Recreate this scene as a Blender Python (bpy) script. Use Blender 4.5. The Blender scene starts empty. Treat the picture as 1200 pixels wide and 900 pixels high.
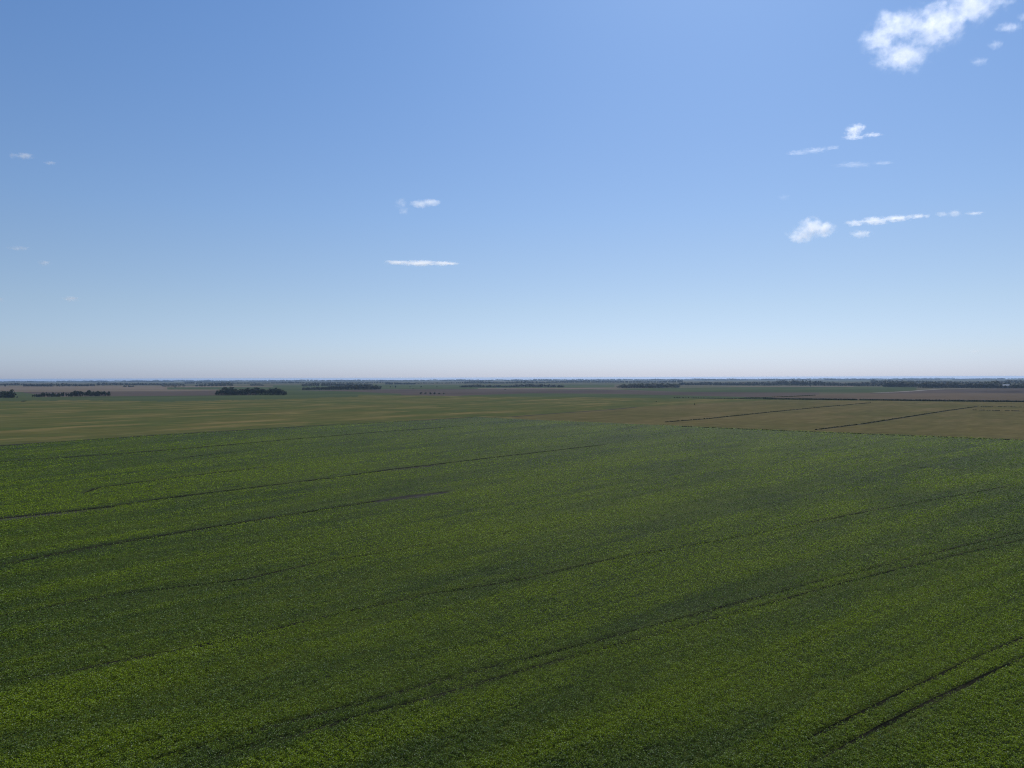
import bpy, bmesh, math, random
import numpy as np
from mathutils import Vector, Matrix

sc = bpy.context.scene
COL = sc.collection
rng = np.random.default_rng(7)
random.seed(7)

# ------------------------------------------------------------------ camera
H = 40.0                      # drone height
F = 833.0                     # focal length in pixels of a 1200 px wide frame
REARTH = 7.4e6                # effective earth radius (with refraction)
PITCH = math.atan(7.5 / F)
ROLL = 3.4 / 1200.0
fw = Vector((0, math.cos(PITCH), -math.sin(PITCH)))
r0 = Vector((1, 0, 0)); u0 = r0.cross(fw)
rt = (r0 * math.cos(ROLL) - u0 * math.sin(ROLL)).normalized()
up = rt.cross(fw).normalized()
cam_d = bpy.data.cameras.new("camera")
cam = bpy.data.objects.new("camera", cam_d); COL.objects.link(cam)
m = Matrix((rt, up, -fw)).transposed().to_4x4(); m.translation = Vector((0, 0, H))
cam.matrix_world = m
cam_d.sensor_width = 36.0; cam_d.lens = 36.0 * F / 1200.0
cam_d.clip_start = 0.5; cam_d.clip_end = 200000.0
sc.camera = cam

# ------------------------------------------------------------------ world, sun, exposure
SUN_EL, SUN_AZ = math.radians(48), math.radians(18)      # azimuth clockwise from +Y
world = bpy.data.worlds.new("World"); sc.world = world; world.use_nodes = True
nt = world.node_tree; nt.nodes.clear()
sky = nt.nodes.new("ShaderNodeTexSky"); sky.sky_type = 'NISHITA'; sky.sun_disc = False
sky.sun_elevation = SUN_EL; sky.sun_rotation = SUN_AZ
sky.altitude = 300.0; sky.air_density = 1.0; sky.dust_density = 0.6; sky.ozone_density = 3.0
bg = nt.nodes.new("ShaderNodeBackground"); bg.inputs['Strength'].default_value = 0.09
wo = nt.nodes.new("ShaderNodeOutputWorld")
# colour balance of the sky itself: a deeper blue overhead, a pale lavender veil low down
tcw = nt.nodes.new("ShaderNodeTexCoord"); spw = nt.nodes.new("ShaderNodeSeparateXYZ"); nt.links.new(tcw.outputs['Generated'], spw.inputs[0])
rmp = nt.nodes.new("ShaderNodeValToRGB"); cr_ = rmp.color_ramp; cr_.interpolation = 'B_SPLINE'
mr_ = nt.nodes.new("ShaderNodeMapRange"); mr_.inputs['From Min'].default_value = 0.0; mr_.inputs['From Max'].default_value = 0.6
nt.links.new(spw.outputs[2], mr_.inputs[0]); nt.links.new(mr_.outputs[0], rmp.inputs[0])
SKYK = [(0.0, (.71, .87, 1.46)), (0.05, (.765, .885, 1.26)), (0.16, (.87, .88, .97)), (0.36, (.90, .97, 1.07)), (0.78, (.75, 1.02, 1.28)), (1.0, (.72, .99, 1.27))]
while len(cr_.elements) < len(SKYK): cr_.elements.new(0.5)
for el_, (p_, c_) in zip(cr_.elements, SKYK): el_.position = p_; el_.color = (*[v * .5 for v in c_], 1)
mx_ = nt.nodes.new("ShaderNodeVectorMath"); mx_.operation = 'MULTIPLY'
nt.links.new(sky.outputs[0], mx_.inputs[0]); nt.links.new(rmp.outputs[0], mx_.inputs[1])
m2_ = nt.nodes.new("ShaderNodeVectorMath"); m2_.operation = 'SCALE'; m2_.inputs['Scale'].default_value = 2.0
nt.links.new(mx_.outputs[0], m2_.inputs[0])
nt.links.new(m2_.outputs[0], bg.inputs[0]); nt.links.new(bg.outputs[0], wo.inputs[0])
sd = bpy.data.lights.new("sun", 'SUN'); sd.energy = 4.0; sd.angle = math.radians(0.5); sd.color = (1.0, 0.95, 0.88)
so = bpy.data.objects.new("sun", sd); COL.objects.link(so)
sdir = Vector((math.sin(SUN_AZ) * math.cos(SUN_EL), math.cos(SUN_AZ) * math.cos(SUN_EL), math.sin(SUN_EL)))
so.rotation_euler = sdir.to_track_quat('Z', 'Y').to_euler()
so.location = (0, 0, 300)
sc.view_settings.view_transform = 'Standard'; sc.view_settings.look = 'None'
sc.view_settings.exposure = 0.0; sc.view_settings.gamma = 1.0; sc.view_settings.use_curve_mapping = False
cy = sc.cycles
cy.max_bounces = 12; cy.diffuse_bounces = 3; cy.glossy_bounces = 2; cy.transmission_bounces = 3
cy.volume_bounces = 10; cy.transparent_max_bounces = 6
cy.use_denoising = True; cy.denoising_prefilter = 'NONE'
sc.render.filter_size = 1.1; cy.filter_width = 1.1

# ------------------------------------------------------------------ helpers
def zg(x, y): return -(x * x + y * y) / (2 * REARTH)

def ray(px, py): return fw * F + rt * (px - 600) + up * (450 - py)

def gnd(px, py, dz=0.0):
    """ground point on the curved earth seen at a photo pixel"""
    d = ray(px, py)
    a = (d.x * d.x + d.y * d.y) / (2 * REARTH)
    disc = d.z * d.z - 4 * a * H
    if d.z >= 0 or disc < 0: disc = 0.0
    t = (-d.z - math.sqrt(disc)) / (2 * a)
    x, y = d.x * t, d.y * t
    return Vector((x, y, zg(x, y) + dz))

def lerp_poly(poly, x):
    if x <= poly[0][0]: return poly[0][1]
    for (xa, ya), (xb, yb) in zip(poly, poly[1:]):
        if x <= xb: return ya + (yb - ya) * (x - xa) / (xb - xa)
    return poly[-1][1]

def tag(o, label=None, cat=None, group=None, kind=None):
    if label: o['label'] = label
    if cat: o['category'] = cat
    if group: o['group'] = group
    if kind: o['kind'] = kind
    return o

def mesh_obj(name, verts, faces, mat, parent=None, smooth=False):
    me = bpy.data.meshes.new(name); me.from_pydata([tuple(v) for v in verts], [], faces); me.update()
    me.materials.append(mat)
    if smooth: me.polygons.foreach_set('use_smooth', [True] * len(me.polygons))
    o = bpy.data.objects.new(name, me); COL.objects.link(o)
    if parent: o.parent = parent
    return o

def quads_mesh(name, V, mat=None, rnd=None):
    """V: (n,4,3) array -> mesh of n separate quads"""
    n = len(V)
    me = bpy.data.meshes.new(name)
    me.vertices.add(n * 4); me.vertices.foreach_set('co', V.reshape(-1).astype(np.float32))
    me.loops.add(n * 4); me.loops.foreach_set('vertex_index', np.arange(n * 4, dtype=np.int32))
    me.polygons.add(n); me.polygons.foreach_set('loop_start', np.arange(0, n * 4, 4, dtype=np.int32))
    if rnd is not None:
        at = me.attributes.new('leaf_rnd', 'FLOAT', 'FACE'); at.data.foreach_set('value', rnd.astype(np.float32))
    me.update(calc_edges=True)
    if mat: me.materials.append(mat)
    return me

# ---- node helper
class NT:
    def __init__(s, name):
        s.m = bpy.data.materials.new(name); s.m.use_nodes = True
        s.t = s.m.node_tree; s.t.nodes.clear()
        s.out = s.t.nodes.new("ShaderNodeOutputMaterial")
    def n(s, typ, ins=None, **kw):
        nd = s.t.nodes.new(typ)
        for k, v in kw.items(): setattr(nd, k, v)
        for k, v in (ins or {}).items():
            if isinstance(v, bpy.types.NodeSocket): s.t.links.new(v, nd.inputs[k])
            else: nd.inputs[k].default_value = v
        return nd
    def math(s, op, a, b=None, c=None, clamp=False):
        nd = s.n("ShaderNodeMath", operation=op, use_clamp=clamp)
        for i, v in enumerate((a, b, c)):
            if v is None: continue
            if isinstance(v, bpy.types.NodeSocket): s.t.links.new(v, nd.inputs[i])
            else: nd.inputs[i].default_value = v
        return nd.outputs[0]
    def mix(s, fac, a, b, blend='MIX'):
        nd = s.n("ShaderNodeMix", data_type='RGBA', blend_type=blend)
        for i, v in ((0, fac), (6, a), (7, b)):
            if isinstance(v, bpy.types.NodeSocket): s.t.links.new(v, nd.inputs[i])
            else: nd.inputs[i].default_value = v if i == 0 else (*v, 1.0)
        return nd.outputs[2]
    def noise(s, vec, scale, detail=3.0, rough=0.55):
        nd = s.n("ShaderNodeTexNoise", {'Scale': scale, 'Detail': detail, 'Roughness': rough})
        if vec is not None: s.t.links.new(vec, nd.inputs['Vector'])
        return nd.outputs[0]
    def ramp(s, v, lo, hi):
        nd = s.n("ShaderNodeMapRange", {'Value': v, 'From Min': lo, 'From Max': hi})
        return nd.outputs[0]
    def pos(s):
        return s.n("ShaderNodeNewGeometry").outputs['Position']
    def mapped(s, vec, rot=0.0, scl=(1, 1, 1)):
        # rotate first, then scale (two mapping nodes)
        a = s.n("ShaderNodeMapping", {'Vector': vec, 'Rotation': (0, 0, rot)})
        b = s.n("ShaderNodeMapping", {'Vector': a.outputs[0], 'Scale': scl})
        return b.outputs[0]

ROWDIR = math.radians(48)      # direction rows run, clockwise from +Y (long axis after rotation = +Y)
PC = (-547.0, -338.0)          # the drill passes of the near field fan slightly about this far point

def crop_hue(N):
    """colour of the near green crop: bands along the drill rows"""
    p = N.pos()
    sp = N.n("ShaderNodeSeparateXYZ", {0: p})
    dx = N.math('SUBTRACT', sp.outputs[0], PC[0]); dy = N.math('SUBTRACT', sp.outputs[1], PC[1])
    ang = N.math('ARCTAN2', dx, dy)
    rad = N.math('SQRT', N.math('ADD', N.math('MULTIPLY', dx, dx), N.math('MULTIPLY', dy, dy)))
    u = N.math('MULTIPLY', ang, 800.0)
    vec = N.n("ShaderNodeCombineXYZ", {0: N.math('MULTIPLY', u, 1.0), 1: N.math('MULTIPLY', rad, 0.16), 2: 0.0}).outputs[0]
    a = N.noise(vec, 0.045, 4.0, 0.6)
    vec2 = N.n("ShaderNodeCombineXYZ", {0: N.math('MULTIPLY', u, 1.0), 1: N.math('MULTIPLY', rad, 0.35), 2: 5.0}).outputs[0]
    b = N.noise(vec2, 0.16, 4.0, 0.62)
    c = N.noise(p, 0.9, 3.0, 0.6)
    vec3 = N.n("ShaderNodeCombineXYZ", {0: u, 1: N.math('MULTIPLY', rad, 0.02), 2: 9.0}).outputs[0]
    d = N.noise(vec3, 0.11, 3.0, 0.6)
    s = N.math('ADD', N.math('MULTIPLY', a, 0.48), N.math('ADD', N.math('MULTIPLY', b, 0.26), N.math('MULTIPLY', c, 0.10)))
    s = N.math('ADD', s, N.math('MULTIPLY', d, 0.16))
    f = N.ramp(s, 0.43, 0.57)
    col = N.mix(f, BLUEGREEN, YELLOWGREEN)
    return col, f, c
BLUEGREEN = (0.069, 0.114, 0.018)
YELLOWGREEN = (0.158, 0.222, 0.005)

# ---- materials
def mat_leaf():
    N = NT("crop_leaf")
    col = N.mix(N.n("ShaderNodeAttribute", attribute_name='leaf_hue').outputs['Fac'], BLUEGREEN, YELLOWGREEN)
    at = N.n("ShaderNodeAttribute", attribute_name='leaf_rnd').outputs['Fac']
    k = N.math('ADD', N.math('MULTIPLY', at, 1.75), 0.15)
    cc = N.n("ShaderNodeVectorMath", {0: col}, operation='SCALE'); N.t.links.new(k, cc.inputs['Scale'])
    # a few pale greyish leaves: glints of the canopy painted into the leaf colour
    pale = N.ramp(at, 0.85, 0.96)
    cf = N.mix(N.math('MULTIPLY', pale, 0.75), cc.outputs[0], (0.32, 0.36, 0.26))
    P = N.n("ShaderNodeBsdfPrincipled", {'Base Color': cf, 'Roughness': 0.6})
    P.inputs['Specular IOR Level'].default_value = 0.05
    T = N.n("ShaderNodeBsdfTranslucent", {0: N.mix(1.0, cf, (1.0, 1.15, 0.5), 'MULTIPLY')})
    M = N.n("ShaderNodeMixShader", {0: 0.35, 1: P.outputs[0], 2: T.outputs[0]})
    N.t.links.new(M.outputs[0], N.out.inputs[0]); return N.m

def mat_understory():
    N = NT("crop_understory")
    col, f, c = crop_hue(N)
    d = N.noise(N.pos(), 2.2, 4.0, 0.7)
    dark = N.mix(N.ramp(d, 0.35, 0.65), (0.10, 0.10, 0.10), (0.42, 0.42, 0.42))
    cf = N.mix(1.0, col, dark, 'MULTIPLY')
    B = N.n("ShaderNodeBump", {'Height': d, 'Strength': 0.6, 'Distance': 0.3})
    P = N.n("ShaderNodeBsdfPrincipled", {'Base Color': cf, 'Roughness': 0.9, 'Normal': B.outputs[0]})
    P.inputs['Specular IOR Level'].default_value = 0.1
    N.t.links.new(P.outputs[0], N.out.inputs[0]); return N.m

def mat_field(name, c1, c2, c3=None, rot=ROWDIR, sc1=0.006, stretch=0.22, lo=0.4, hi=0.6, grain=0.35, bump=0.0, fine=0.08):
    N = NT(name)
    p = N.pos()
    v = N.mapped(p, rot, (1.0, stretch, 1.0))
    a = N.noise(v, sc1, 5.0, 0.6)
    b = N.noise(N.mapped(p, rot, (1.0, stretch * 0.6, 1.0)), fine, 4.0, 0.65)
    col = N.mix(N.ramp(a, lo, hi), c1, c2)
    if c3 is not None:
        e = N.noise(N.mapped(p, rot - 0.15, (1.0, stretch * 0.7, 1.0)), sc1 * 2.3, 5.0, 0.62)
        col = N.mix(N.ramp(e, 0.5, 0.68), col, c3)
    k = N.math('ADD', N.math('MULTIPLY', b, grain * 2), 1.0 - grain)
    cc = N.n("ShaderNodeVectorMath", {0: col}, operation='SCALE'); N.t.links.new(k, cc.inputs['Scale'])
    P = N.n("ShaderNodeBsdfPrincipled", {'Base Color': cc.outputs[0], 'Roughness': 1.0})
    P.inputs['Specular IOR Level'].default_value = 0.0
    if bump:
        B = N.n("ShaderNodeBump", {'Height': N.noise(p, 1.2, 4.0, 0.7), 'Strength': bump, 'Distance': 0.4})
        N.t.links.new(B.outputs[0], P.inputs['Normal'])
    N.t.links.new(P.outputs[0], N.out.inputs[0]); return N.m

def mat_foliage(name, c1, c2):
    N = NT(name)
    oi = N.n("ShaderNodeObjectInfo").outputs['Random']
    at = N.n("ShaderNodeAttribute", attribute_name='leaf_rnd').outputs['Fac']
    col = N.mix(at, c1, c2)
    k = N.math('ADD', N.math('MULTIPLY', oi, 0.5), 0.75)
    cc = N.n("ShaderNodeVectorMath", {0: col}, operation='SCALE'); N.t.links.new(k, cc.inputs['Scale'])
    P = N.n("ShaderNodeBsdfPrincipled", {'Base Color': cc.outputs[0], 'Roughness': 0.6})
    P.inputs['Specular IOR Level'].default_value = 0.2
    T = N.n("ShaderNodeBsdfTranslucent", {0: cc.outputs[0]})
    M = N.n("ShaderNodeMixShader", {0: 0.15, 1: P.outputs[0], 2: T.outputs[0]})
    N.t.links.new(M.outputs[0], N.out.inputs[0]); return N.m

def mat_plain(name, c, rough=0.8, var=0.3, scale=2.0):
    N = NT(name)
    a = N.noise(N.pos(), scale, 4.0, 0.6)
    k = N.math('ADD', N.math('MULTIPLY', a, var * 2), 1 - var)
    cc = N.n("ShaderNodeVectorMath", {0: (*c,)}, operation='SCALE'); N.t.links.new(k, cc.inputs['Scale'])
    P = N.n("ShaderNodeBsdfPrincipled", {'Base Color': cc.outputs[0], 'Roughness': rough})
    N.t.links.new(P.outputs[0], N.out.inputs[0]); return N.m

M_LEAF = mat_leaf(); M_UNDER = mat_understory()
OLIVE = (0.082, 0.082, 0.031); OLIVE_G = (0.058, 0.072, 0.026); TAN = (0.145, 0.116, 0.050)
M_OLIVE = mat_field("ripening_crop", OLIVE_G, OLIVE, TAN, sc1=0.010, grain=0.5, stretch=0.45, fine=0.13)
M_TANOL = mat_field("browning_crop", (0.078, 0.074, 0.032), (0.100, 0.085, 0.039), (0.116, 0.094, 0.046), sc1=0.012, grain=0.45, stretch=0.45, fine=0.13)
M_GREENF = mat_field("green_crop_far", (0.043, 0.060, 0.029), (0.058, 0.074, 0.036), sc1=0.004, grain=0.2)
M_PURPLE = mat_field("ploughed_soil", (0.060, 0.050, 0.045), (0.080, 0.066, 0.057), sc1=0.004, grain=0.2)
M_BROWN = mat_field("stubble", (0.085, 0.068, 0.048), (0.105, 0.082, 0.060), sc1=0.004, grain=0.2)
M_TANF = mat_field("pale_stubble", (0.115, 0.094, 0.070), (0.140, 0.115, 0.088), sc1=0.004, grain=0.2)
M_GROUND = mat_field("far_farmland", (0.062, 0.068, 0.038), (0.095, 0.083, 0.058), (0.045, 0.06, 0.03), rot=math.radians(80), sc1=0.0007, stretch=0.5, grain=0.2, fine=0.004)
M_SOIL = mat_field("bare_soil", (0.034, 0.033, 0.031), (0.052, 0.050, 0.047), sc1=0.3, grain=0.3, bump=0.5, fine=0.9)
M_LANE = mat_field("shaded_lane_soil", (0.010, 0.011, 0.008), (0.02, 0.02, 0.014), sc1=0.3, grain=0.3, bump=0.5, fine=0.9)  # soil darkened to near black: shade down in the lanes put into the colour
M_GRAVEL = mat_plain("gravel", (0.22, 0.20, 0.17), 0.9, 0.15, 0.5)
M_BARK = mat_plain("bark", (0.07, 0.055, 0.04), 0.9, 0.3, 3.0)
M_FOL = mat_foliage("tree_foliage", (0.020, 0.034, 0.016), (0.046, 0.064, 0.026))
M_FARFOL = mat_foliage("far_tree_foliage", (0.010, 0.020, 0.015), (0.022, 0.036, 0.024))
M_GRASS = mat_foliage("bank_grass", (0.024, 0.034, 0.013), (0.062, 0.068, 0.028))

# ------------------------------------------------------------------ the ground: one curved sheet to beyond the horizon
radii = [0.0] + list(np.geomspace(15, 34000, 110))
NA = 180
verts = [(0, 0, 0)]; faces = []
for r in radii[1:]:
    for k in range(NA):
        a = 2 * math.pi * k / NA
        x, y = r * math.sin(a), r * math.cos(a); verts.append((x, y, zg(x, y)))
for k in range(NA): faces.append((0, 1 + (k + 1) % NA, 1 + k))
for i in range(len(radii) - 2):
    b0 = 1 + i * NA; b1 = b0 + NA
    for k in range(NA):
        k2 = (k + 1) % NA; faces.append((b0 + k, b0 + k2, b1 + k2, b1 + k))
tag(mesh_obj("ground", verts, faces, M_GROUND, smooth=True), kind='structure')

# ------------------------------------------------------------------ the fields as sheets on the ground
def sheet(name, top, bot, mat, off, step=20, rows=10, jag=0.0, kind='structure', label=None):
    x0 = max(top[0][0], bot[0][0]); x1 = min(top[-1][0], bot[-1][0])
    n = max(2, int((x1 - x0) / step)); V = []; Fc = []
    for i in range(n + 1):
        x = x0 + (x1 - x0) * i / n
        yt, yb = lerp_poly(top, x), lerp_poly(bot, x)
        if jag: yb += random.uniform(-jag, jag)
        hz = 443.0 + (600 - x) * ROLL
        for j in range(rows + 1):      # even steps of distance
            it, ib = 1 / max(yt - hz, .5), 1 / max(yb - hz, .5)
            y = hz + 1 / (it + (ib - it) * j / rows)
            V.append(gnd(x, y, off))
    for i in range(n):
        for j in range(rows):
            a = i * (rows + 1) + j
            Fc.append((a, a + 1, a + rows + 2, a + rows + 1))
    o = mesh_obj(name, V, Fc, mat, smooth=True)
    return tag(o, label, kind=kind)

sheet("field", [(-500, 454), (0, 452.2), (120, 452), (200, 452.2), (420, 453.5)], [(-500, 466.5), (0, 465.5), (130, 464.8), (260, 463.8), (420, 459)], M_TANF, 0.10)
sheet("field", [(-500, 461), (0, 459.5), (200, 458.6), (300, 457)], [(-500, 466.5), (0, 465), (130, 464.6), (250, 464), (300, 462)], M_PURPLE, 0.2)
sheet("field", [(-500, 460.2), (0, 459.2), (30, 459.8), (46, 463)], [(-500, 467), (0, 466.2), (30, 465.8), (46, 465)], M_GREENF, 0.3)
sheet("field", [(320, 451.3), (400, 451), (560, 450.8), (720, 450.8)], [(320, 458.5), (400, 458), (560, 455.6), (720, 455.2)], M_GREENF, 0.15)
sheet("field", [(196, 454.0), (260, 453.6), (330, 453.4)], [(196, 456.4), (260, 456.6), (330, 457)], M_GREENF, 0.33)
sheet("field", [(560, 455), (720, 454.2), (860, 452.8), (1000, 452)], [(560, 459), (720, 458.3), (860, 458), (1000, 458)], M_TANF, 0.2)
sheet("field", [(340, 457.6), (450, 456.2), (560, 456), (640, 455.8), (720, 457), (800, 458.8), (960, 459.3)], [(340, 461.0), (450, 463), (560, 465), (640, 466), (720, 467), (800, 468), (960, 469.5)], M_PURPLE, 0.3)
sheet("field", [(300, 458), (345, 457.5), (400, 458.5), (470, 461.7)], [(300, 464), (345, 463.8), (400, 463.6), (470, 463.2)], M_GREENF, 0.38)
sheet("field", [(640, 456.6), (720, 455.6), (800, 454.2), (900, 453.4), (1072, 453.5), (1074, 454)], [(640, 456.9), (720, 456.4), (800, 459.4), (900, 460), (1030, 460.2), (1074, 457.4)], M_GREENF, 0.36)
sheet("field", [(870, 465.8), (960, 462.6), (1020, 461), (1075, 458), (1110, 456.6), (1200, 455.4), (1700, 455)], [(870, 467.5), (960, 469.5), (1020, 470), (1075, 470.5), (1110, 471), (1200, 472), (1700, 479)], M_BROWN, 0.4)
sheet("field", [(1020, 460.9), (1075, 457.8), (1110, 456.4), (1200, 455.2), (1700, 454.5)], [(1020, 461.5), (1075, 461.2), (1110, 461), (1200, 461.2), (1700, 463.5)], M_PURPLE, 0.45)
sheet("field", [(540, 463.8), (620, 461.1), (700, 461.6), (800, 463.6), (905, 466.2)], [(540, 465), (620, 465.6), (700, 467), (800, 468.2), (905, 468.6)], M_GREENF, 0.5)
# the big ripening field across the middle
OL_TOP = [(-900, 474), (-500, 468.5), (0, 465.7), (130, 464.8), (250, 463.8), (400, 462.8), (450, 463.2), (560, 464.6), (700, 466.2), (800, 467.5), (900, 468.4), (1200, 471.7), (1700, 478), (2200, 486)]
OL_BOT = [(-900, 640), (0, 532), (175, 520), (560, 500), (800, 512), (1200, 528), (1700, 548), (2200, 570)]
sheet("field", OL_TOP, OL_BOT, M_OLIVE, 0.6, step=15, rows=24)
sheet("field", [(600, 489.3), (745, 477.3), (905, 469.0), (1200, 472), (1700, 478.5), (2200, 487)], [(600, 502.5), (800, 512), (1200, 528), (1700, 548), (2200, 570)], M_TANOL, 0.63, step=15, rows=16)
sheet("field", [(-500, 468.5), (0, 465.7), (130, 464.8), (250, 463.8), (420, 462.9)], [(-500, 475), (0, 470.5), (100, 469.5), (200, 471), (300, 469), (420, 465)], M_GREENF, 0.7, step=3, rows=4, jag=0.5)
# the near green field
GF_TOP = [(-1600, 690), (-900, 595), (-400, 552), (0, 524.3), (175, 512.3), (350, 501.6), (500, 493.4), (560, 489.7), (650, 494.2), (800, 500.4), (950, 507), (1200, 517.3), (1700, 538), (2400, 568)]
GF_BOT = [(-1600, 2600), (2400, 2600)]
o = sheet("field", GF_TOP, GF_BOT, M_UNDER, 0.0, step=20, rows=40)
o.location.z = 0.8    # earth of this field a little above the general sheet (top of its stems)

# ------------------------------------------------------------------ tracks
def poly_pts(px): return [gnd(x, y) for x, y in px]
def resample(P, step):
    out = [P[0]]; 
    for a, b in zip(P, P[1:]):
        n = max(1, int((b - a).length / step))
        for k in range(1, n + 1): out.append(a.lerp(b, k / n))
    return out
def ribbon(name, px, width, mat, off, step=3.0, wob=0.15, taper=True, label=None, cat=None, kind='structure'):
    P = resample(poly_pts(px), step); V = []; Fc = []
    for i, p in enumerate(P):
        t = (P[min(i + 1, len(P) - 1)] - P[max(i - 1, 0)]); t.z = 0; t.normalize()
        s = Vector((t.y, -t.x, 0)); w = width * 0.5 * (1 + random.uniform(-wob, wob))
        if taper:
            e = min(i, len(P) - 1 - i) * step; w *= min(1, 0.15 + e / 15.0)
        for q in (-w, w):
            c = p + s * q; V.append((c.x, c.y, zg(c.x, c.y) + off))
    for i in range(len(P) - 1):
        a = 2 * i; Fc.append((a, a + 1, a + 3, a + 2))
    return tag(mesh_obj(name, V, Fc, mat), label, cat, kind=kind)

BASE = 0.8          # z of the green field's understory sheet
LEAFH = 0.55        # leaf layer above it
# (points, rut width, lane cleared of leaves, bare soil visible?)
T1a = [(890, 900), (953, 872), (1033, 832), (1093, 803), (1133, 783), (1200, 754), (1330, 705)]
T1b = [(950, 905), (1033, 860), (1077, 837), (1133, 810), (1200, 778), (1330, 728)]
T2a = [(100, 925), (200, 896), (293, 867), (400, 838), (483, 815), (600, 783), (683, 762), (800, 730), (883, 707), (983, 680), (1100, 651), (1200, 627), (1300, 605)]
T2b = [(180, 918), (253, 897), (400, 854), (500, 827), (600, 797), (700, 768), (800, 742), (877, 720), (960, 696), (1000, 685), (1100, 660), (1200, 636), (1300, 613)]
T3a = [(-60, 818), (100, 790), (250, 760), (400, 724), (500, 702), (600, 686), (700, 663), (800, 645), (900, 626), (1015, 603), (1200, 569)]
T4a = [(-60, 742), (0, 727), (150, 700), (290, 683), (337, 672), (377, 663), (470, 648), (560, 634)]
T5a = [(-100, 687), (0, 667), (90, 649), (200, 630), (300, 613), (400, 597), (440, 590.5), (530, 577.8)]
T6a = [(-100, 624), (0, 611), (128, 597), (200, 586), (300, 573.5), (400, 561), (460, 552), (520, 545), (600, 535.5), (680, 526), (713, 522)]
T7a = [(97, 581.5), (112, 575.5), (150, 569.5), (200, 563), (250, 556.5), (320, 549)]
T8a = [(-100, 552), (0, 543), (150, 533), (260, 523.5), (350, 515.5), (450, 507), (550, 500)]
T9a = [(200, 540), (240, 535), (275, 532)]
T10 = [(1048, 547), (1070, 549.5), (1100, 551), (1135, 552.5)]
T11 = [(1023, 541), (1034, 543.2)]
lanes = [(T1a, .66, .2), (T1b, .66, .2), (T2a, .7, .15), (T2b, .7, .15), (T3a, .9, .75), (T4a, 1.0, .75),
         (T5a, 2.1, .05), (T6a, 2.4, .15), (T7a, 2.5, .05), (T8a, 3.6, .2), (T9a, 2.2, .5), (T10, 2.4, .4), (T11, 3.0, .05)]
tracks = []
for px, w, brk in lanes:
    tracks.append((resample(poly_pts(px), 2.0), w, brk))
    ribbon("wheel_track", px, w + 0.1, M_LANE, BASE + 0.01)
# washed-out bare strips beside two of the tracks
bare = [([(437, 591.8), (462, 587.6), (490, 584), (527, 579.3)], 5.0), ([(-60, 620), (0, 613), (60, 606.5), (127, 599.2)], 3.2), ([(440, 556), (480, 551), (520, 546.5)], 2.5)]
for px, w in bare:
    tracks.append((resample(poly_pts(px), 2.0), w, 0.0))
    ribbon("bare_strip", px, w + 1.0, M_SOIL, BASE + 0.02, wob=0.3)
# soil margin between the green field and the ripening one
ribbon("field_margin", [(-300, 544.2), (0, 523.6), (175, 511.7), (350, 501.1), (500, 493.1), (560, 489.4)], 4.0, M_SOIL, BASE + 0.03, step=10, taper=False)
ribbon("field_margin", [(560, 489.6), (600, 489.2), (640, 486), (710, 481.2), (748, 477.5)], 6.0, M_SOIL, 0.66, step=10)
# farm track of pale gravel at the right
ribbon("farm_road", [(1022, 460.9), (1050, 459.8), (1070, 458.6), (1085, 457.3), (1105, 456.2), (1135, 455.6)], 9, M_GRAVEL, 0.8, step=20, wob=0.03)

# ------------------------------------------------------------------ the leafy crop of the near field (countless leaves: stuff)
def in_field(x, y):
    """inside the green field: right of its left edge and below the top line, tested through the edges in ground space"""
    gx = np.array([gnd(a, b).x for a, b in GF_TOP]); gy = np.array([gnd(a, b).y for a, b in GF_TOP])
    az = np.arctan2(x, y); ga = np.arctan2(gx, gy); ginv = 1 / np.hypot(gx, gy)
    # straight edges in ground space: along an edge 1/r = A cos(az)+B sin(az); linear interpolation is fine with dense points
    return 1 / np.hypot(x, y) > np.interp(az, ga, ginv) * (1 + rng.normal(0, .004, len(x)) + .006 * np.sin(x * .11) * np.sin(x * .031 + 1))

NL = 3200000
inv = rng.uniform(1 / 760.0, 1 / 62.0, NL)         # even in 1/distance: near leaves are dense and small
lat = rng.uniform(-0.98, 0.98, NL)
Y = 1 / inv; X = lat * Y
ok = in_field(X, Y); X, Y = X[ok], Y[ok]
# leave the wheel tracks free
keep = np.ones(len(X), bool)
for P, w, brk in tracks:
    A = np.array([(p.x, p.y) for p in P])
    lo = A.min(0) - 5; hi = A.max(0) + 5
    idx = np.nonzero((X > lo[0]) & (X < hi[0]) & (Y > lo[1]) & (Y < hi[1]))[0]
    # parameterise along x (all tracks run steadily to the right)
    best = np.full(len(idx), 1e9); along = np.zeros(len(idx))
    qx, qy = X[idx], Y[idx]
    for s in range(len(A) - 1):
        a, b = A[s], A[s + 1]; d = b - a; L = d @ d
        near = np.nonzero((qx > min(a[0], b[0]) - 6) & (qx < max(a[0], b[0]) + 6) & (qy > min(a[1], b[1]) - 6) & (qy < max(a[1], b[1]) + 6))[0]
        if len(near) == 0: continue
        t = np.clip(((qx[near] - a[0]) * d[0] + (qy[near] - a[1]) * d[1]) / L, 0, 1)
        dist = np.hypot(qx[near] - a[0] - t * d[0], qy[near] - a[1] - t * d[1])
        m_ = dist < best[near]; best[near[m_]] = dist[m_]; along[near[m_]] = s
    # tracks are broken where the canopy has closed again
    seg = rng.random(len(A) // 2 + 3)
    seg = np.convolve(seg, np.ones(3) / 3, 'same')
    closed = seg[(along / 2).astype(int)] < brk * 0.6 + 0.1 if brk > 0 else np.zeros(len(idx), bool)
    jit = w * 0.5 + rng.uniform(-0.1, 0.15, len(idx))
    rem = (best < jit) & (~closed | (rng.random(len(idx)) < 0.25))
    keep[idx[rem]] = False
X, Y = X[keep], Y[keep]
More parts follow.
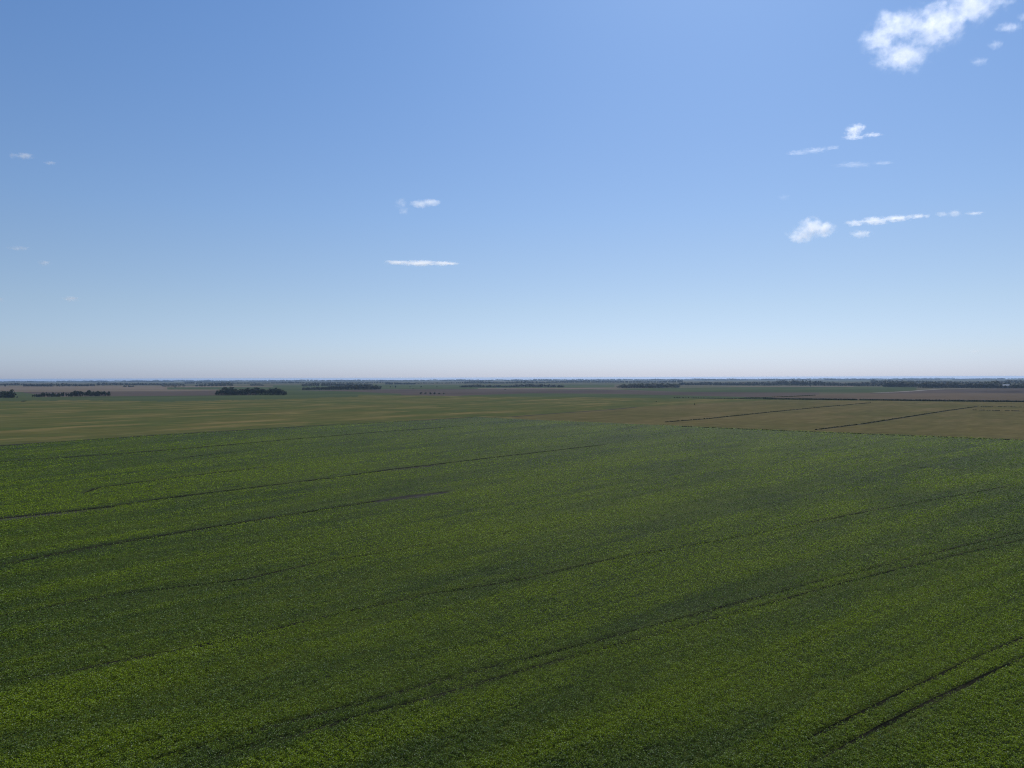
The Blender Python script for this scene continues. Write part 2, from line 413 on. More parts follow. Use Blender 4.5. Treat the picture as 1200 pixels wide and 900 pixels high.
def vnoise(x, y, seed):
    xi, yi = np.floor(x).astype(np.int64), np.floor(y).astype(np.int64); fx, fy = x - xi, y - yi
    fx = fx * fx * (3 - 2 * fx); fy = fy * fy * (3 - 2 * fy)
    def hsh(a, b):
        h = (a * 374761393 + b * 668265263 + seed * 974711) & 0xffffffff
        h = ((h ^ (h >> 13)) * 1274126177) & 0xffffffff
        return ((h ^ (h >> 16)) & 0xffff) / 65535.0
    return (hsh(xi, yi) * (1 - fx) + hsh(xi + 1, yi) * fx) * (1 - fy) + (hsh(xi, yi + 1) * (1 - fx) + hsh(xi + 1, yi + 1) * fx) * fy
A_ = np.arctan2(X - PC[0], Y - PC[1]) * 800.0; Rr_ = np.hypot(X - PC[0], Y - PC[1])
plant = .6 * vnoise(X / .46, Y / .46, 1) + .4 * vnoise(X / .23, Y / .23, 2)        # single plants
patch = .6 * vnoise(A_ / 4.0, Rr_ / 16.0, 3) + .4 * vnoise(A_ / 1.6, Rr_ / 5.0, 4)    # weak spots along the rows
fb = lambda a_, b_, s_: .6 * vnoise(a_, b_, s_) + .4 * vnoise(a_ * 2.1, b_ * 2.1, s_ + 1)
hue = .34 * fb(A_ / 21, Rr_ / 110, 14) + .32 * fb(A_ / 8, Rr_ / 40, 24) + .16 * vnoise(A_ / 2.6, Rr_ / 200, 30) + .18 * fb(X / 2.2, Y / 2.2, 40)
Dh_ = np.hypot(X, Y)
hue = (hue - .38) / .22 - np.interp(Dh_, [330, 640], [0, .1]) + .25 * np.exp(-((X - 10) / 70) ** 2 - ((Y - 190) / 110) ** 2)
hue = np.clip(hue, 0, 1)
hgt = np.clip(.1 + 1.15 * plant * (.45 + .75 * patch) * (.8 + .5 * hue), 0.04, 1.0)
line = np.abs((A_ + 1.2 * (fb(A_ * 0 + 3, Rr_ / 60, 50) - .5)) % 11.0 - 5.5) < np.maximum(.22, Dh_ * .0012)      # drill pass joints
hgt = np.where(line & (vnoise(A_ / 11, Rr_ / 50, 60) > .35), hgt * .5, hgt)
keep = rng.random(len(X)) < np.clip((hgt * 2.6 - .42), 0.04 + np.interp(Dh_, [120, 400], [0, .3]), 1)
X, Y, hgt, patch, hue = X[keep], Y[keep], hgt[keep], patch[keep], hue[keep]
hue = np.clip(hue + rng.normal(0, .12, len(hue)), 0, 1)
n = len(X)
D = np.hypot(X, Y)
size = np.maximum(0.135, D * 0.00145) * rng.uniform(0.55, 1.25, n)
Z = BASE + 0.03 + (LEAFH + .15) * hgt * (1 - .75 * rng.random(n) ** 1.6)
Z = Z - (X * X + Y * Y) / (2 * REARTH)
# random leaf frames, normals mostly up
sg = np.interp(D, [60, 200, 600], [.6, .45, .25])
nx, ny = rng.normal(0, 1, n) * sg, rng.normal(0, 1, n) * sg
nz = np.ones(n); ln = np.sqrt(nx * nx + ny * ny + 1); nx, ny, nz = nx / ln, ny / ln, nz / ln
phi = rng.uniform(0, 2 * np.pi, n)
ux, uy = np.cos(phi), np.sin(phi); uz = -(nx * ux + ny * uy) / nz
lu = np.sqrt(ux * ux + uy * uy + uz * uz); U = np.stack([ux / lu, uy / lu, uz / lu], 1)
Nn = np.stack([nx, ny, nz], 1); W = np.cross(Nn, U)
C = np.stack([X, Y, Z], 1)
s = size[:, None]
Q = np.stack([C - U * s * .5, C + W * s * .33 + U * s * .05, C + U * s * .55, C - W * s * .33 + U * s * .05], 1)
me = quads_mesh("leafy_crop", Q, M_LEAF, .5 + (rng.random(n) - .5) * np.interp(D, [90, 250, 600], [1, .8, .45]))
ah = me.attributes.new('leaf_hue', 'FLOAT', 'FACE'); ah.data.foreach_set('value', hue.astype(np.float32))
crop = bpy.data.objects.new("leafy_crop", me); COL.objects.link(crop)
tag(crop, "dense low green leafy crop covering the whole near field", "crop", kind='stuff')

# ------------------------------------------------------------------ foliage
def clump_quads(cx, cy, cz, rx, ry, rz, n, leaf, g):
    """n leaf-clump quads spread through an ellipsoid's outer volume"""
    v = g.normal(size=(n, 3)); v /= np.linalg.norm(v, axis=1)[:, None]
    r = g.uniform(0.55, 1.05, n) ** 0.8
    c = v * r[:, None] * np.array([rx, ry, rz]) + np.array([cx, cy, cz])
    nrm = v + g.normal(scale=0.5, size=(n, 3)); nrm /= np.linalg.norm(nrm, axis=1)[:, None]
    t = np.cross(nrm, g.normal(size=(n, 3))); t /= np.linalg.norm(t, axis=1)[:, None]
    b = np.cross(nrm, t)
    s = (leaf * g.uniform(0.6, 1.3, n))[:, None]
    return np.stack([c - t * s * .5, c + b * s * .4, c + t * s * .5, c - b * s * .4], 1)

def tree_proto(kind, seed):
    """unit-height tree: tapered trunk with limbs, leafy crown"""
    g = np.random.default_rng(seed)
    bm = bmesh.new()
    def limb(p, q, r0_, r1_, k=6):
        p, q = Vector(p), Vector(q); ax = (q - p).normalized(); a = ax.orthogonal().normalized(); b = ax.cross(a)
        R = [[bm.verts.new(c + (a * math.cos(2 * math.pi * i / k) + b * math.sin(2 * math.pi * i / k)) * r) for i in range(k)] for c, r in ((p, r0_), (q, r1_))]
        for i in range(k): bm.faces.new((R[0][i], R[0][(i + 1) % k], R[1][(i + 1) % k], R[1][i]))
    limb((0, 0, -0.03), (0.01, 0, .35), .028, .02); limb((.01, 0, .35), (0, .01, .75), .02, .006)
    lobes = []
    if kind == 'round':
        spec = [(g.uniform(-.2, .2), g.uniform(-.2, .2), g.uniform(.28, .82), g.uniform(.12, .2)) for _ in range(11)]
        spec += [(0, 0, .55, .26), (0, 0, .85, .13)]
    elif kind == 'tall':
        spec = [(g.uniform(-.09, .09), g.uniform(-.09, .09), z, .05 + .11 * math.sin(math.pi * min(1, (1.02 - z) / .85)) ) for z in np.linspace(.18, .94, 11)]
    else:  # low, broad, skirts to the ground
        spec = [(g.uniform(-.38, .38), g.uniform(-.3, .3), g.uniform(.18, .7), g.uniform(.15, .26)) for _ in range(13)]
        spec += [(0, 0, .5, .3), (.05, 0, .82, .16)]
    quads = []
    for (x, y, z, r) in spec:
        z = min(z, 1 - r * .8)
        quads.append(clump_quads(x, y, z, r, r, r * .85, 70, .085, g))
        if z > .3: limb((0, 0, z * .55), (x, y, z), .012, .004, 4)
    if kind != 'tall':
        quads.append(clump_quads(0, 0, .14, .3, .24, .13, 70, .08, g))
    Qd = np.concatenate(quads); Qd[:, :, 2] = np.maximum(Qd[:, :, 2], 0.0)
    cr = quads_mesh("crown", Qd, M_FOL, g.random(len(Qd)))
    tm = bpy.data.meshes.new("trunk"); bm.to_mesh(tm); bm.free(); tm.materials.append(M_BARK)
    return tm, cr
PROTO = {k: [tree_proto(k, 10 * i + s) for s in range(3)] for i, k in enumerate(('round', 'tall', 'broad'))}
ORD = "first second third fourth fifth sixth seventh eighth ninth tenth eleventh twelfth thirteenth fourteenth fifteenth sixteenth seventeenth eighteenth nineteenth".split()
TENS = {20: 'twent', 30: 'thirt', 40: 'fort', 50: 'fift', 60: 'sixt'}
TENW = {20: 'twenty', 30: 'thirty', 40: 'forty', 50: 'fifty', 60: 'sixty'}
def ordinal(i):
    if i <= 19: return ORD[i - 1]
    t, u = i // 10 * 10, i % 10
    return TENS[t] + 'ieth' if u == 0 else TENW[t] + '-' + ORD[u - 1]

def plant_tree(x, y, h, kind, label, group, wid=1.0, name=None, cat='tree', mat=None):
    """x,y: world position"""
    e = bpy.data.objects.new(name or ('broadleaf_tree' if kind != 'tall' else 'narrow_tree'), None); COL.objects.link(e)
    e.empty_display_size = 1.0
    e.location = (x, y, zg(x, y) + 0.3); e.rotation_euler = (0, 0, random.uniform(0, 6.28)); e.scale = (h * wid, h * wid, h)
    tm, cr = random.choice(PROTO[kind])
    for nm, me_ in (('trunk', tm), ('crown', cr)):
        c = bpy.data.objects.new(nm, me_); COL.objects.link(c); c.parent = e
    tag(e, label, cat, group)
    return e

def px_scale(px, py):
    p = gnd(px, py); return math.hypot(p.x, p.y) / F * math.cos(math.atan2(p.x, p.y))   # metres per pixel there

def grove(x0, x1, base, hfun, count, desc, group, kinds, depth=20.0, widf=1.0, jx=.35):
    L = []
    for i in range(count):
        t = (i + .5 + random.uniform(-jx, jx)) / count
        px = x0 + (x1 - x0) * t
        py = base(px) if callable(base) else base
        p = gnd(px, py); r = math.hypot(p.x, p.y)
        back = (i % 2) * depth + random.uniform(0, depth * .4)
        k = (r + back) / r
        hpx = hfun(px) * random.choice((random.uniform(.74, .95), random.uniform(.85, 1.12)))
        L.append((px, p.x * k, p.y * k, hpx * px_scale(px, py)))
    L.sort()
    for i, (px, x, y, h) in enumerate(L):
        kd = random.choice(kinds)
        if i == 0: lab = "leftmost tree of %s" % desc
        elif i == len(L) - 1: lab = "rightmost tree of %s" % desc
        else: lab = "%s tree from left in %s" % (ordinal(i + 1), desc)
        plant_tree(x, y, h, kd, lab, group, wid=widf * random.uniform(.85, 1.2))

P_ = lambda *pts: (lambda x: lerp_poly(pts, x))
# C far left edge, A the near dark grove, B the thin row, D behind, E F small, G H centre
grove(-40, 15, 466.6, P_((-40, 9), (-8, 11), (10, 11.5), (15, 10.5)), 15, "the dark clump at the left edge", "trees of the left edge clump", ['round', 'broad'], widf=1.1)
grove(14, 22, 466.3, P_((14, 3.5), (22, 2)), 2, "the low scrub beside the left edge clump", "scrub beside the left edge clump", ['broad'], depth=5, widf=1.6)
grove(37, 130, P_((37, 465.8), (70, 465.2), (130, 464.4)),
      P_((37, 3.4), (45, 5.2), (58, 5.6), (75, 5.8), (82, 5), (92, 7.8), (98, 5), (106, 8.6), (112, 6.5), (122, 6), (130, 5)),
      38, "the ragged thin tree row at left", "trees of the ragged row at left", ['tall', 'broad', 'round', 'broad'], depth=8, widf=1.15)
grove(252, 336, P_((252, 463.2), (336, 463.5)),
      P_((252, 5.0), (258, 6.5), (263, 9.4), (272, 9.6), (277, 7.5), (288, 8.6), (300, 9.2), (306, 7.6), (312, 7), (320, 8.8), (328, 8.9), (333, 5), (336, 3.5)),
      40, "the dark rounded grove left of centre", "trees of the dark rounded grove", ['round', 'broad', 'round'], depth=22, widf=1.15)
grove(354, 446, P_((354, 457.3), (446, 456.6)), P_((354, 3.9), (380, 4.2), (390, 5.8), (430, 6.2), (438, 5.6), (446, 4.9)),
      46, "the long low grove, front row", "front trees of the long low grove", ['broad', 'round'], depth=25, widf=1.4)
grove(725, 796, P_((725, 454.8), (796, 454.4)), P_((725, 3.0), (733, 5.2), (760, 5.8), (790, 5.5), (796, 4.5)),
      40, "the grove right of centre", "trees of the grove right of centre", ['broad', 'round'], depth=35, widf=1.75)
grove(1036, 1074, 453.8, P_((1036, 7.2), (1055, 7.0), (1074, 6.2)), 22, "the right tree belt, left end", "trees of the right belt, left end", ['round', 'broad'], depth=40, widf=1.6)
grove(1075, 1158, P_((1075, 454.6), (1158, 455)), P_((1075, 5.4), (1085, 7.4), (1100, 7.9), (1107, 6.5), (1120, 8), (1130, 6.6), (1158, 7)),
      40, "the right tree belt, middle", "trees of the right belt, middle", ['round', 'broad'], depth=40, widf=1.6)
grove(1159, 1260, P_((1159, 455), (1260, 455.6)), P_((1159, 8.2), (1171, 8.3), (1173, 4.6), (1185, 4.6), (1187, 7), (1260, 8)),
      44, "the right tree belt, right end", "trees of the right belt, right end", ['round', 'broad'], depth=40, widf=1.6)
# lone trees and bushes
def lone(px, py, hpx, kind, label, wid=1.3, name=None, cat='tree', group=None):
    p = gnd(px, py); plant_tree(p.x, p.y, hpx * px_scale(px, py), kind, label, group, wid, name, cat)
lone(463.5, 454.6, 2.6, 'tall', "small upright tree just right of the long low grove", 1.6)
lone(457.5, 454.0, 1.6, 'broad', "small bush between the long low grove and upright tree", 1.6, 'bush', 'bush')
lone(453.5, 454.2, 1.0, 'broad', "tiny bush touching the right end of the long low grove", 1.6, 'bush', 'bush')
lone(480.5, 454.0, 1.5, 'broad', "pale small bush right of the upright tree", 1.7, 'bush', 'bush')
lone(493.3, 454.1, 1.8, 'broad', "small round bush above the row of six dark bushes", 1.7, 'bush', 'bush')
lone(484, 456.0, 1.0, 'broad', "low flat bush at the edge of the purple field", 2.6, 'bush', 'bush')
lone(512, 453.8, 1.2, 'broad', "faint small bush in the far green field", 1.6, 'bush', 'bush')
lone(539, 454.0, 1.8, 'round', "small tree at the left tip of the central far grove", 1.4)
for i, (x, h) in enumerate(((493.2, 2.6), (498.6, 2.5), (504.0, 2.8), (509.3, 2.7), (514.8, 2.0), (520.4, 2.0))):
    lone(x, 462.1 + .04 * i, h, 'broad', "%s from left of six dark bushes in the purple field" % ORD[i], 1.3, 'bush', 'bush', 'six dark bushes in the purple field')
lone(6, 453.2, 3.4, 'round', "lone tree on the pale field near the left horizon", 1.0)
lone(205.5, 454.2, 1.2, 'broad', "low dark scrub on the pale field at left", 2.4, 'bush', 'bush')
lone(592, 457.0, 1.1, 'broad', "low dark bush below the central far grove", 3, 'bush', 'bush')
lone(950, 453.2, 2.4, 'tall', "lone tree in front of the right far wood", 1.7)
lone(769, 471.4, 1.1, 'broad', "low dark bush in the ripening field below the green strip", 2.2, 'bush', 'bush')
lone(814, 475.0, 2.2, 'tall', "small upright sapling standing in the ripening field", 1.4)
lone(28, 470.9, 1.3, 'broad', "flat dark scrub patch in front of the left edge clump", 4.2, 'bush', 'bush')

# ------------------------------------------------------------------ far woods that read as one mass
def wood(name, segs, label, leaf=4.2, sp=14.0):
    qs = []
    g = np.random.default_rng(hash(len(segs)) % 1000 + int(segs[0][0]) + 3000)
    for (x0, y0, x1, y1, h0, h1, rows) in segs:
        a, b = gnd(x0, y0), gnd(x1, y1)
        L = (b - a).length; nn = max(2, int(L / sp))
        ha, hb_ = h0 * px_scale(x0, y0), h1 * px_scale(x1, y1)
        for r_ in range(rows):
            for i in range(nn):
                t = (i + g.uniform(0, 1)) / nn
                p = a.lerp(b, t); rr = math.hypot(p.x, p.y); k = (rr + r_ * 18 + g.uniform(-5, 5)) / rr
                x, y = p.x * k, p.y * k
                h = (ha + (hb_ - ha) * t) * g.uniform(.65, 1.1) * (0.85 + .25 * math.sin(x * .012 + 2 * math.sin(x * .004)))
                w = g.uniform(5, 9) * max(1, sp / 14)
                qs.append(clump_quads(x, y, zg(x, y) + h * .5, w, w, h * .5, 42, leaf, g))
    Qw = np.concatenate(qs)
    o_ = bpy.data.objects.new(name, quads_mesh(name, Qw, M_FARFOL, g.random(len(Qw)))); COL.objects.link(o_)
    tag(o_, label, "wood", kind='stuff')

wood("far_wood", [(354, 452.9, 362, 452.8, 3.2, 4.6, 3), (362, 452.8, 400, 452.6, 4.6, 4.9, 3), (400, 452.6, 436, 452.5, 4.8, 4.0, 3)], "back row of the long low grove", 3.6, 11)
wood("far_wood", [(230, 452.9, 240, 452.8, 3.4, 4.4, 3), (240, 452.8, 273, 452.6, 4.4, 5.0, 3)], "small far grove above the dark grove", 3.6, 11)
wood("far_wood", [(293, 452.0, 301, 452.0, 1.6, 3.4, 2), (301, 452.0, 309, 452.0, 3.2, 1.8, 2)], "tiny far clump beyond the dark grove", 3, 9)
wood("far_wood", [(540, 454.0, 560, 453.9, 2.2, 4.6, 3), (560, 453.9, 586, 453.9, 4.8, 4.2, 3)], "left half of the central far grove", 3.4, 10)
wood("far_wood", [(588, 454.0, 605, 453.9, 2.4, 3.6, 3), (605, 453.9, 661, 453.8, 3.9, 3.8, 3)], "right half of the central far grove", 3.4, 10)
wood("far_wood", [(820, 451.4, 1040, 452.6, 5.8, 6.6, 6), (796, 451.6, 822, 451.4, 4.6, 5.4, 5)], "bluish far wood along the horizon right of centre")
wood("far_wood", [(1020, 449.6, 1300, 449.4, 4.6, 4.8, 3)], "pale blue wood showing over the right tree belt")
wood("far_wood", [(1160, 453.2, 1184, 453.2, 7.2, 7.0, 3)], "taller dark blue tree block behind the farm shed")
wood("far_wood", [(-120, 451.6, 30, 451.4, 2.5, 2.6, 2), (28, 452.9, 60, 453.0, 2.8, 3.5, 3), (58, 453.0, 112, 452.6, 4.2, 3.6, 3), (112, 451.8, 215, 451.0, 3.6, 2.6, 3), (145, 453.4, 156, 453.3, 2, 2, 2), (190, 453.0, 216, 452.8, 1.6, 1.5, 2)], "bluish far wood along the left horizon")
for k_, (off, label_) in enumerate(((0.45, "faintest blue line of woods on the very horizon"), (1.1, "second faint blue line of woods just below the horizon"))):
    yl = lambda x: 445.25 + (600 - x) * ROLL + off
    wood("far_wood", [(x, yl(x), x + 60, yl(x + 60), random.uniform(.9, 1.6), random.uniform(.9, 1.7), 2) for x in range(-120 + 37 * k_, 1300, 75 - 13 * (1 - k_))], label_, 14, 55)
wood("far_wood", [(452, 450.6, 486, 450.6, 3.6, 3.6, 3), (486, 449.6, 545, 449.3, 2.0, 2.2, 1), (545, 449.6, 640, 449.2, 3.2, 3.0, 3), (640, 448.6, 800, 448.4, 2.8, 3.0, 3), (216, 449.8, 360, 449.2, 2.2, 2.0, 2), (360, 449.4, 452, 449.0, 2.0, 2.0, 1)], "thin blue line of woods along the central horizon")

# ------------------------------------------------------------------ rough grassy banks / hedges dividing the fields
def hedge(px, h, w, label, dens=1.0, name="hedge"):
    P = poly_pts(px); g = np.random.default_rng(int(px[0][0]) + 77); qs = []; step = max(1.2, w * .5)
    for p in resample(P, step):
        if g.random() > dens: continue
        qs.append(clump_quads(p.x + g.uniform(-w, w) * .3, p.y + g.uniform(-w, w) * .3, zg(p.x, p.y) + .6 + h * .4, w * .5, w * .5, h * g.uniform(.4, .6), int(14 + 9 * h * w), .9 + .1 * w, g))
    Qh = np.concatenate(qs)
    o_ = bpy.data.objects.new(name, quads_mesh(name, Qh, M_GRASS, g.random(len(Qh)))); COL.objects.link(o_)
    tag(o_, label, "hedge")
hedge([(895, 468.2), (1000, 469.4), (1100, 470.6), (1200, 471.7), (1400, 474)], 2.7, 4.5, "long dark hedge along the far edge of the ripening field at right", 0.97)
hedge([(790, 466.6), (860, 467.4), (895, 468.0)], .9, 2.5, "short faint hedge left of the long dark hedge", .6)
hedge([(872, 466.9), (920, 465.4), (955, 463.6)], 1.0, 3.0, "low dark hedge climbing across the purple strip", .7)
ribbon("ditch", [(780, 495.6), (830, 491.5), (900, 484.0), (960, 478.0), (1020, 472.6)], 3.0, M_SOIL, .68, step=6, wob=.35)
ribbon("ditch", [(955, 504.8), (1010, 498.0), (1060, 490.0), (1110, 482.0), (1145, 477.2), (1175, 477.4), (1260, 479)], 3.0, M_SOIL, .68, step=6, wob=.35)
hedge([(780, 495.6), (830, 491.5), (900, 484.0), (960, 478.0), (1020, 472.6)], .45, 1.8, "left of two long grassy banks crossing the ripening field", .5)
hedge([(955, 504.8), (1010, 498.0), (1060, 490.0), (1110, 482.0), (1145, 477.2), (1175, 477.4), (1260, 479)], .45, 1.8, "right of two long grassy banks crossing the ripening field", .5)
hedge([(1140, 481.2), (1180, 482.2), (1240, 483.6)], .6, 2.0, "short grassy bank at the right edge of the ripening field", .6)
hedge([(800, 501.2), (950, 507.6), (1200, 517.8), (1400, 526)], .5, 1.5, "thin dark grass line where green field meets ripening field", .7)

# ------------------------------------------------------------------ farm shed with a pale roof inside the right belt
def shed():
    p = gnd(1179, 455.0); s = px_scale(1179, 455.0)
    L, Wd, he, hr = 10 * s, 14.0, 4.6 * s * .62, 4.6 * s
    e = bpy.data.objects.new("farm_shed", None); COL.objects.link(e); e.location = (p.x, p.y + 6, zg(p.x, p.y) + .3)
    tag(e, "farm shed with pale metal roof among the trees at right", "shed")
    mw = mat_plain("shed_wall", (0.20, 0.22, 0.22), .8, .1, .3); mr = mat_plain("shed_roof", (0.26, 0.28, 0.30), .6, .08, .3); md = mat_plain("shed_door", (.12, .12, .13), .6, .1, .5)
    x, y = L / 2, Wd / 2
    V = [(-x, -y, 0), (x, -y, 0), (x, y, 0), (-x, y, 0), (-x, -y, he), (x, -y, he), (x, y, he), (-x, y, he), (-x, 0, hr), (x, 0, hr)]
    mesh_obj("wall", V, [(0, 1, 5, 4), (2, 3, 7, 6), (1, 2, 6, 9, 5), (3, 0, 4, 8, 7)], mw, e)
    ov = .5; z1 = he - .15; t = .2
    V = []
    for sx in (-x - ov, x + ov):
        V += [(sx, -y - ov, z1), (sx, 0, hr + .05), (sx, y + ov, z1), (sx, -y - ov, z1 + t), (sx, 0, hr + .05 + t), (sx, y + ov, z1 + t)]
    mesh_obj("roof", V, [(3, 9, 10, 4), (4, 10, 11, 5), (0, 1, 7, 6), (1, 2, 8, 7), (0, 6, 9, 3), (2, 5, 11, 8), (0, 3, 4, 1), (1, 4, 5, 2), (6, 7, 10, 9), (7, 8, 11, 10)], mr, e)
    mesh_obj("door", [(-2, -y - .05, 0), (2, -y - .05, 0), (2, -y - .05, he * .8), (-2, -y - .05, he * .8)], [(0, 1, 2, 3)], md, e)
shed()

# ------------------------------------------------------------------ clouds: real volumes of vapour high above the plain
def cloud(puffs, dist, label, dens=1.0, nscale=1.0, thr=0.0, depth=1.0, namp=2.3):
    """puffs: (px,py,rx,ry,weight) in photo pixels at distance dist (m)"""
    S = dist / F
    pts = []
    for (px, py, rx, ry, *_w) in [(a_, b_, c_ * 1.15, d_ * 1.2) for a_, b_, c_, d_ in puffs]:
        d = ray(px, py); c = Vector((0, 0, H)) + d * S
        pts.append((c, rx * S, max(rx * .55, ry) * S * depth, ry * S))
    c0 = sum((p[0] for p in pts), Vector()) / len(pts)
    bm = bmesh.new()
    for c, a, b, e in pts:
        for i in range(8):
            for j in range(1, 6):
                th, ph = 2 * math.pi * i / 8, math.pi * j / 6
                bm.verts.new((c.x - c0.x + 1.12 * a * math.cos(th) * math.sin(ph), c.y - c0.y + 1.12 * b * math.sin(th) * math.sin(ph), c.z - c0.z + 1.12 * e * math.cos(ph)))
        for sg in (-1, 1): bm.verts.new((c.x - c0.x, c.y - c0.y, c.z - c0.z + sg * 1.12 * e))
    r = bmesh.ops.convex_hull(bm, input=bm.verts)
    bmesh.ops.delete(bm, geom=list({g_ for g_ in r['geom_interior'] + r['geom_unused'] if isinstance(g_, bmesh.types.BMVert)}), context='VERTS')
    bmesh.ops.recalc_face_normals(bm, faces=bm.faces)
    me_ = bpy.data.meshes.new("cloud"); bm.to_mesh(me_); bm.free()
    o_ = bpy.data.objects.new("cloud", me_); COL.objects.link(o_); o_.location = c0
    N = NT("cloud_vapour")
    tc = N.n("ShaderNodeTexCoord").outputs['Object']
    rmean = float(np.mean([p[3] for p in pts])) * 1.2
    # billow the coordinates a little
    acc = None
    warp = N.n("ShaderNodeTexNoise", {'Vector': tc, 'Scale': 1.1 / rmean, 'Detail': 5.0, 'Roughness': 0.6}).outputs['Color']
    wv = N.n("ShaderNodeVectorMath", {0: warp, 1: (0.5, 0.5, 0.5)}, operation='SUBTRACT').outputs[0]
    wv2 = N.n("ShaderNodeVectorMath", {0: wv, 'Scale': rmean * .9}, operation='SCALE').outputs[0]
    tw = N.n("ShaderNodeVectorMath", {0: tc, 1: wv2}, operation='ADD').outputs[0]
    for c, a, b, e in pts:
        q = N.n("ShaderNodeVectorMath", {0: tw, 1: tuple(c - c0)}, operation='SUBTRACT').outputs[0]
        q = N.n("ShaderNodeVectorMath", {0: q, 1: (1 / a, 1 / b, 1 / e)}, operation='MULTIPLY').outputs[0]
        l = N.n("ShaderNodeVectorMath", {0: q}, operation='LENGTH').outputs['Value']
        v = N.math('SUBTRACT', 1.0, l)
        acc = v if acc is None else N.math('SMOOTH_MAX', acc, v, 0.15)
    asp = float(np.mean([p[1] / p[3] for p in pts]))
    tcs = N.n("ShaderNodeVectorMath", {0: tc, 1: (1 / max(1.0, asp * .45), 1 / max(1.0, asp * .45), 1)}, operation='MULTIPLY').outputs[0]
    nz_ = N.noise(tcs, nscale * 1.9 / rmean, 8.0, 0.7)
    v = N.math('ADD', acc, N.math('MULTIPLY', N.math('SUBTRACT', nz_, 0.52), namp))
    v = N.math('SUBTRACT', v, thr + .22)
    v = N.math('MULTIPLY', v, 1.3, clamp=True)
    edge = N.ramp(acc, -0.06, 0.3)
    v = N.math('MULTIPLY', v, edge)
    ext = dens * 1.5 / (rmean * 1.0)
    v = N.math('MULTIPLY', v, ext)
    PV = N.n("ShaderNodeVolumePrincipled", {'Color': (1, 1, 1, 1), 'Density': v, 'Anisotropy': 0.6})
    N.t.links.new(PV.outputs[0], N.out.inputs['Volume'])
    try: N.m.cycles.volume_step_rate = 0.35
    except Exception: pass
    me_.materials.append(N.m)
    tag(o_, label, "cloud", "scattered fair-weather clouds")

ALT = 1500.0
def cdist(px, py):
    d = ray(px, py); return min(ALT / max(d.z / F, .03), 26000)
cloud([(1030, 46, 24, 17), (1052, 30, 32, 18), (1058, 66, 34, 20), (1100, 28, 34, 26), (1142, 8, 34, 20), (1178, 0, 14, 6)], cdist(1070, 40), "big ragged white cloud at the top right", 0.55, 1.3, thr=-0.08, namp=2.7)
cloud([(1182, 32, 18, 6), (1198, 20, 8, 5)], cdist(1180, 32), "faint wispy cloud right of the big ragged cloud", .22)
cloud([(1167, 52, 10, 6)], cdist(1167, 52), "small faint puff below the wispy cloud at right", .2)
cloud([(1148, 72, 13, 5)], cdist(1150, 72), "lowest faint wisp beneath the big ragged cloud", .14)
cloud([(1001, 153, 12, 8), (1006, 149, 11, 6)], cdist(1003, 151), "small bright puff of cloud above the long wisps", 0.78)
cloud([(1000, 161, 16, 2.4), (1022, 158, 16, 2.2)], cdist(1010, 160), "thin white streak touching beneath the small puff", .2)
cloud([(935, 179, 16, 3), (955, 176, 18, 3), (975, 173, 14, 2)], cdist(950, 177), "long faint wisp left of the small puff", .1)
cloud([(1000, 193, 26, 2), (1035, 191, 16, 2)], cdist(1010, 192), "faintest long wisp below the small puff", .06)
cloud([(938, 276, 18, 9), (952, 266, 20, 13), (966, 268, 15, 11)], cdist(950, 270), "compact white cloud at the left of the right-hand streak", 1.20)
cloud([(1002, 261.5, 14, 4.2), (1025, 258.8, 20, 5), (1050, 256, 20, 4.2), (1075, 253.5, 16, 3)], cdist(1040, 258), "long narrow white streak cloud at right", .55)
cloud([(1009, 274, 15, 5)], cdist(1010, 274), "small flat cloud under the long white streak", .45)
cloud([(1104, 251, 9, 3), (1119, 250, 10, 5)], cdist(1115, 250), "little puff at the right end of the long streak", .35)
cloud([(1142, 250, 13, 2)], cdist(1142, 250), "thin wisp right of the little puff", .2)
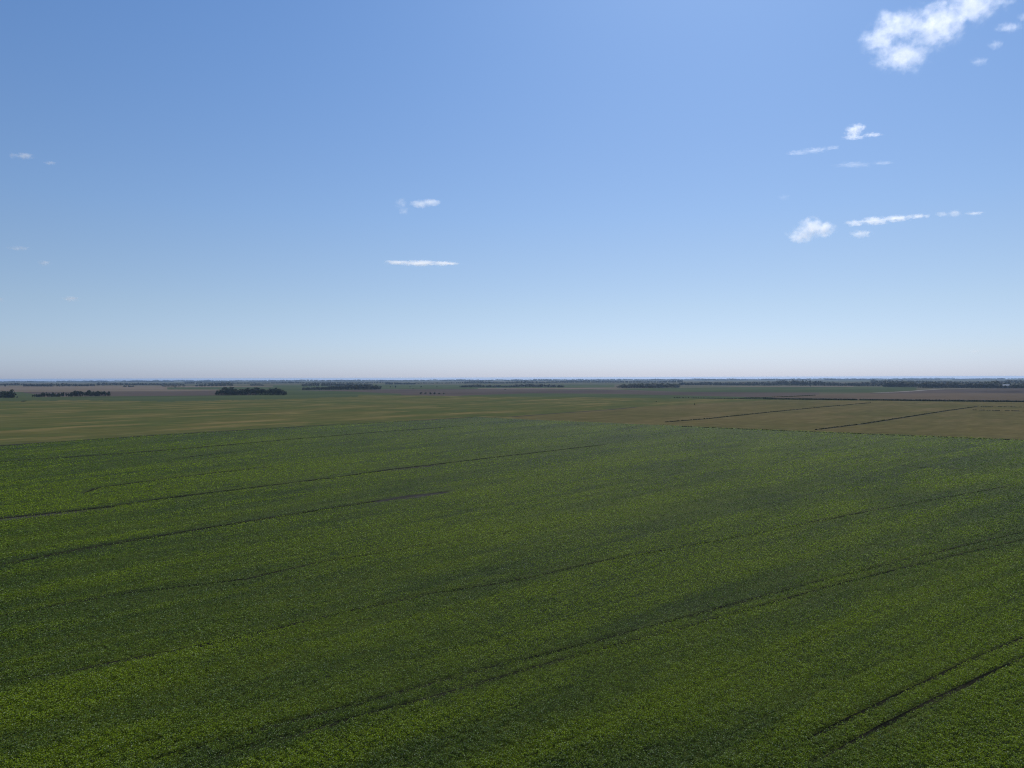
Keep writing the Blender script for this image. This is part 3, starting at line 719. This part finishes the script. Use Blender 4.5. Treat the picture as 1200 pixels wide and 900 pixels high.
cloud([(492, 239, 14, 5), (505, 237, 15, 5)], cdist(497, 238), "small torn cloud above the level streak left of centre", 0.56, namp=1.4)
cloud([(470, 238, 9, 7), (474, 247, 7, 5)], cdist(471, 240), "faint shred just left of the small torn cloud", 0.24)
cloud([(466, 307.5, 18, 2.8), (492, 308.3, 26, 3.2), (520, 308.6, 20, 2.6)], cdist(493, 308), "level white streak cloud left of centre", .6)
cloud([(29, 182.5, 12, 4)], cdist(28, 183), "small bright wisp at the upper left", 0.48)
cloud([(15, 182, 6, 4)], cdist(15, 182), "tiny shred left of the small bright wisp", 0.25)
cloud([(59, 191, 9, 2.2)], cdist(59, 191), "faint dash right of the small bright wisp", 0.21)
cloud([(52, 308, 9, 3.5)], cdist(53, 308), "small faint puff at middle left", 0.35)
cloud([(22, 291, 16, 3)], cdist(22, 291), "faint curved wisp above the puff at middle left", 0.15)
cloud([(83, 350, 12, 3.5)], cdist(82, 350), "small pale puff low in the left sky", 0.40)
cloud([(-2, 351, 10, 4)], cdist(0, 351), "pale puff cut by the left edge of the sky", 0.24)
cloud([(919, 231, 9, 4)], cdist(919, 231), "very faint shred above the compact white cloud", .06)
cloud([(1143, 412, 8, 3)], cdist(1143, 412), "low pale puff near the right horizon", 0.30)

# ------------------------------------------------------------------ haze
hz = NT("haze_air")
pv = hz.n("ShaderNodeVolumePrincipled", {'Color': (0.50, 0.70, 1.0, 1), 'Density': 3.3e-5, 'Anisotropy': 0.45})
hz.t.links.new(pv.outputs[0], hz.out.inputs['Volume'])
try: hz.m.cycles.homogeneous_volume = True
except Exception: pass
R_ = 34500.0; zb = zg(34000, 0) - 1.0; zt = H + 3.0
V = [(x, y, z) for z in (zb, zt) for x, y in ((-R_, -R_), (R_, -R_), (R_, R_), (-R_, R_))]
ho = mesh_obj("haze", V, [(3, 2, 1, 0), (4, 5, 6, 7), (0, 1, 5, 4), (1, 2, 6, 5), (2, 3, 7, 6), (3, 0, 4, 7)], hz.m)
tag(ho, "thin blue haze over the plain", "haze", kind='stuff')
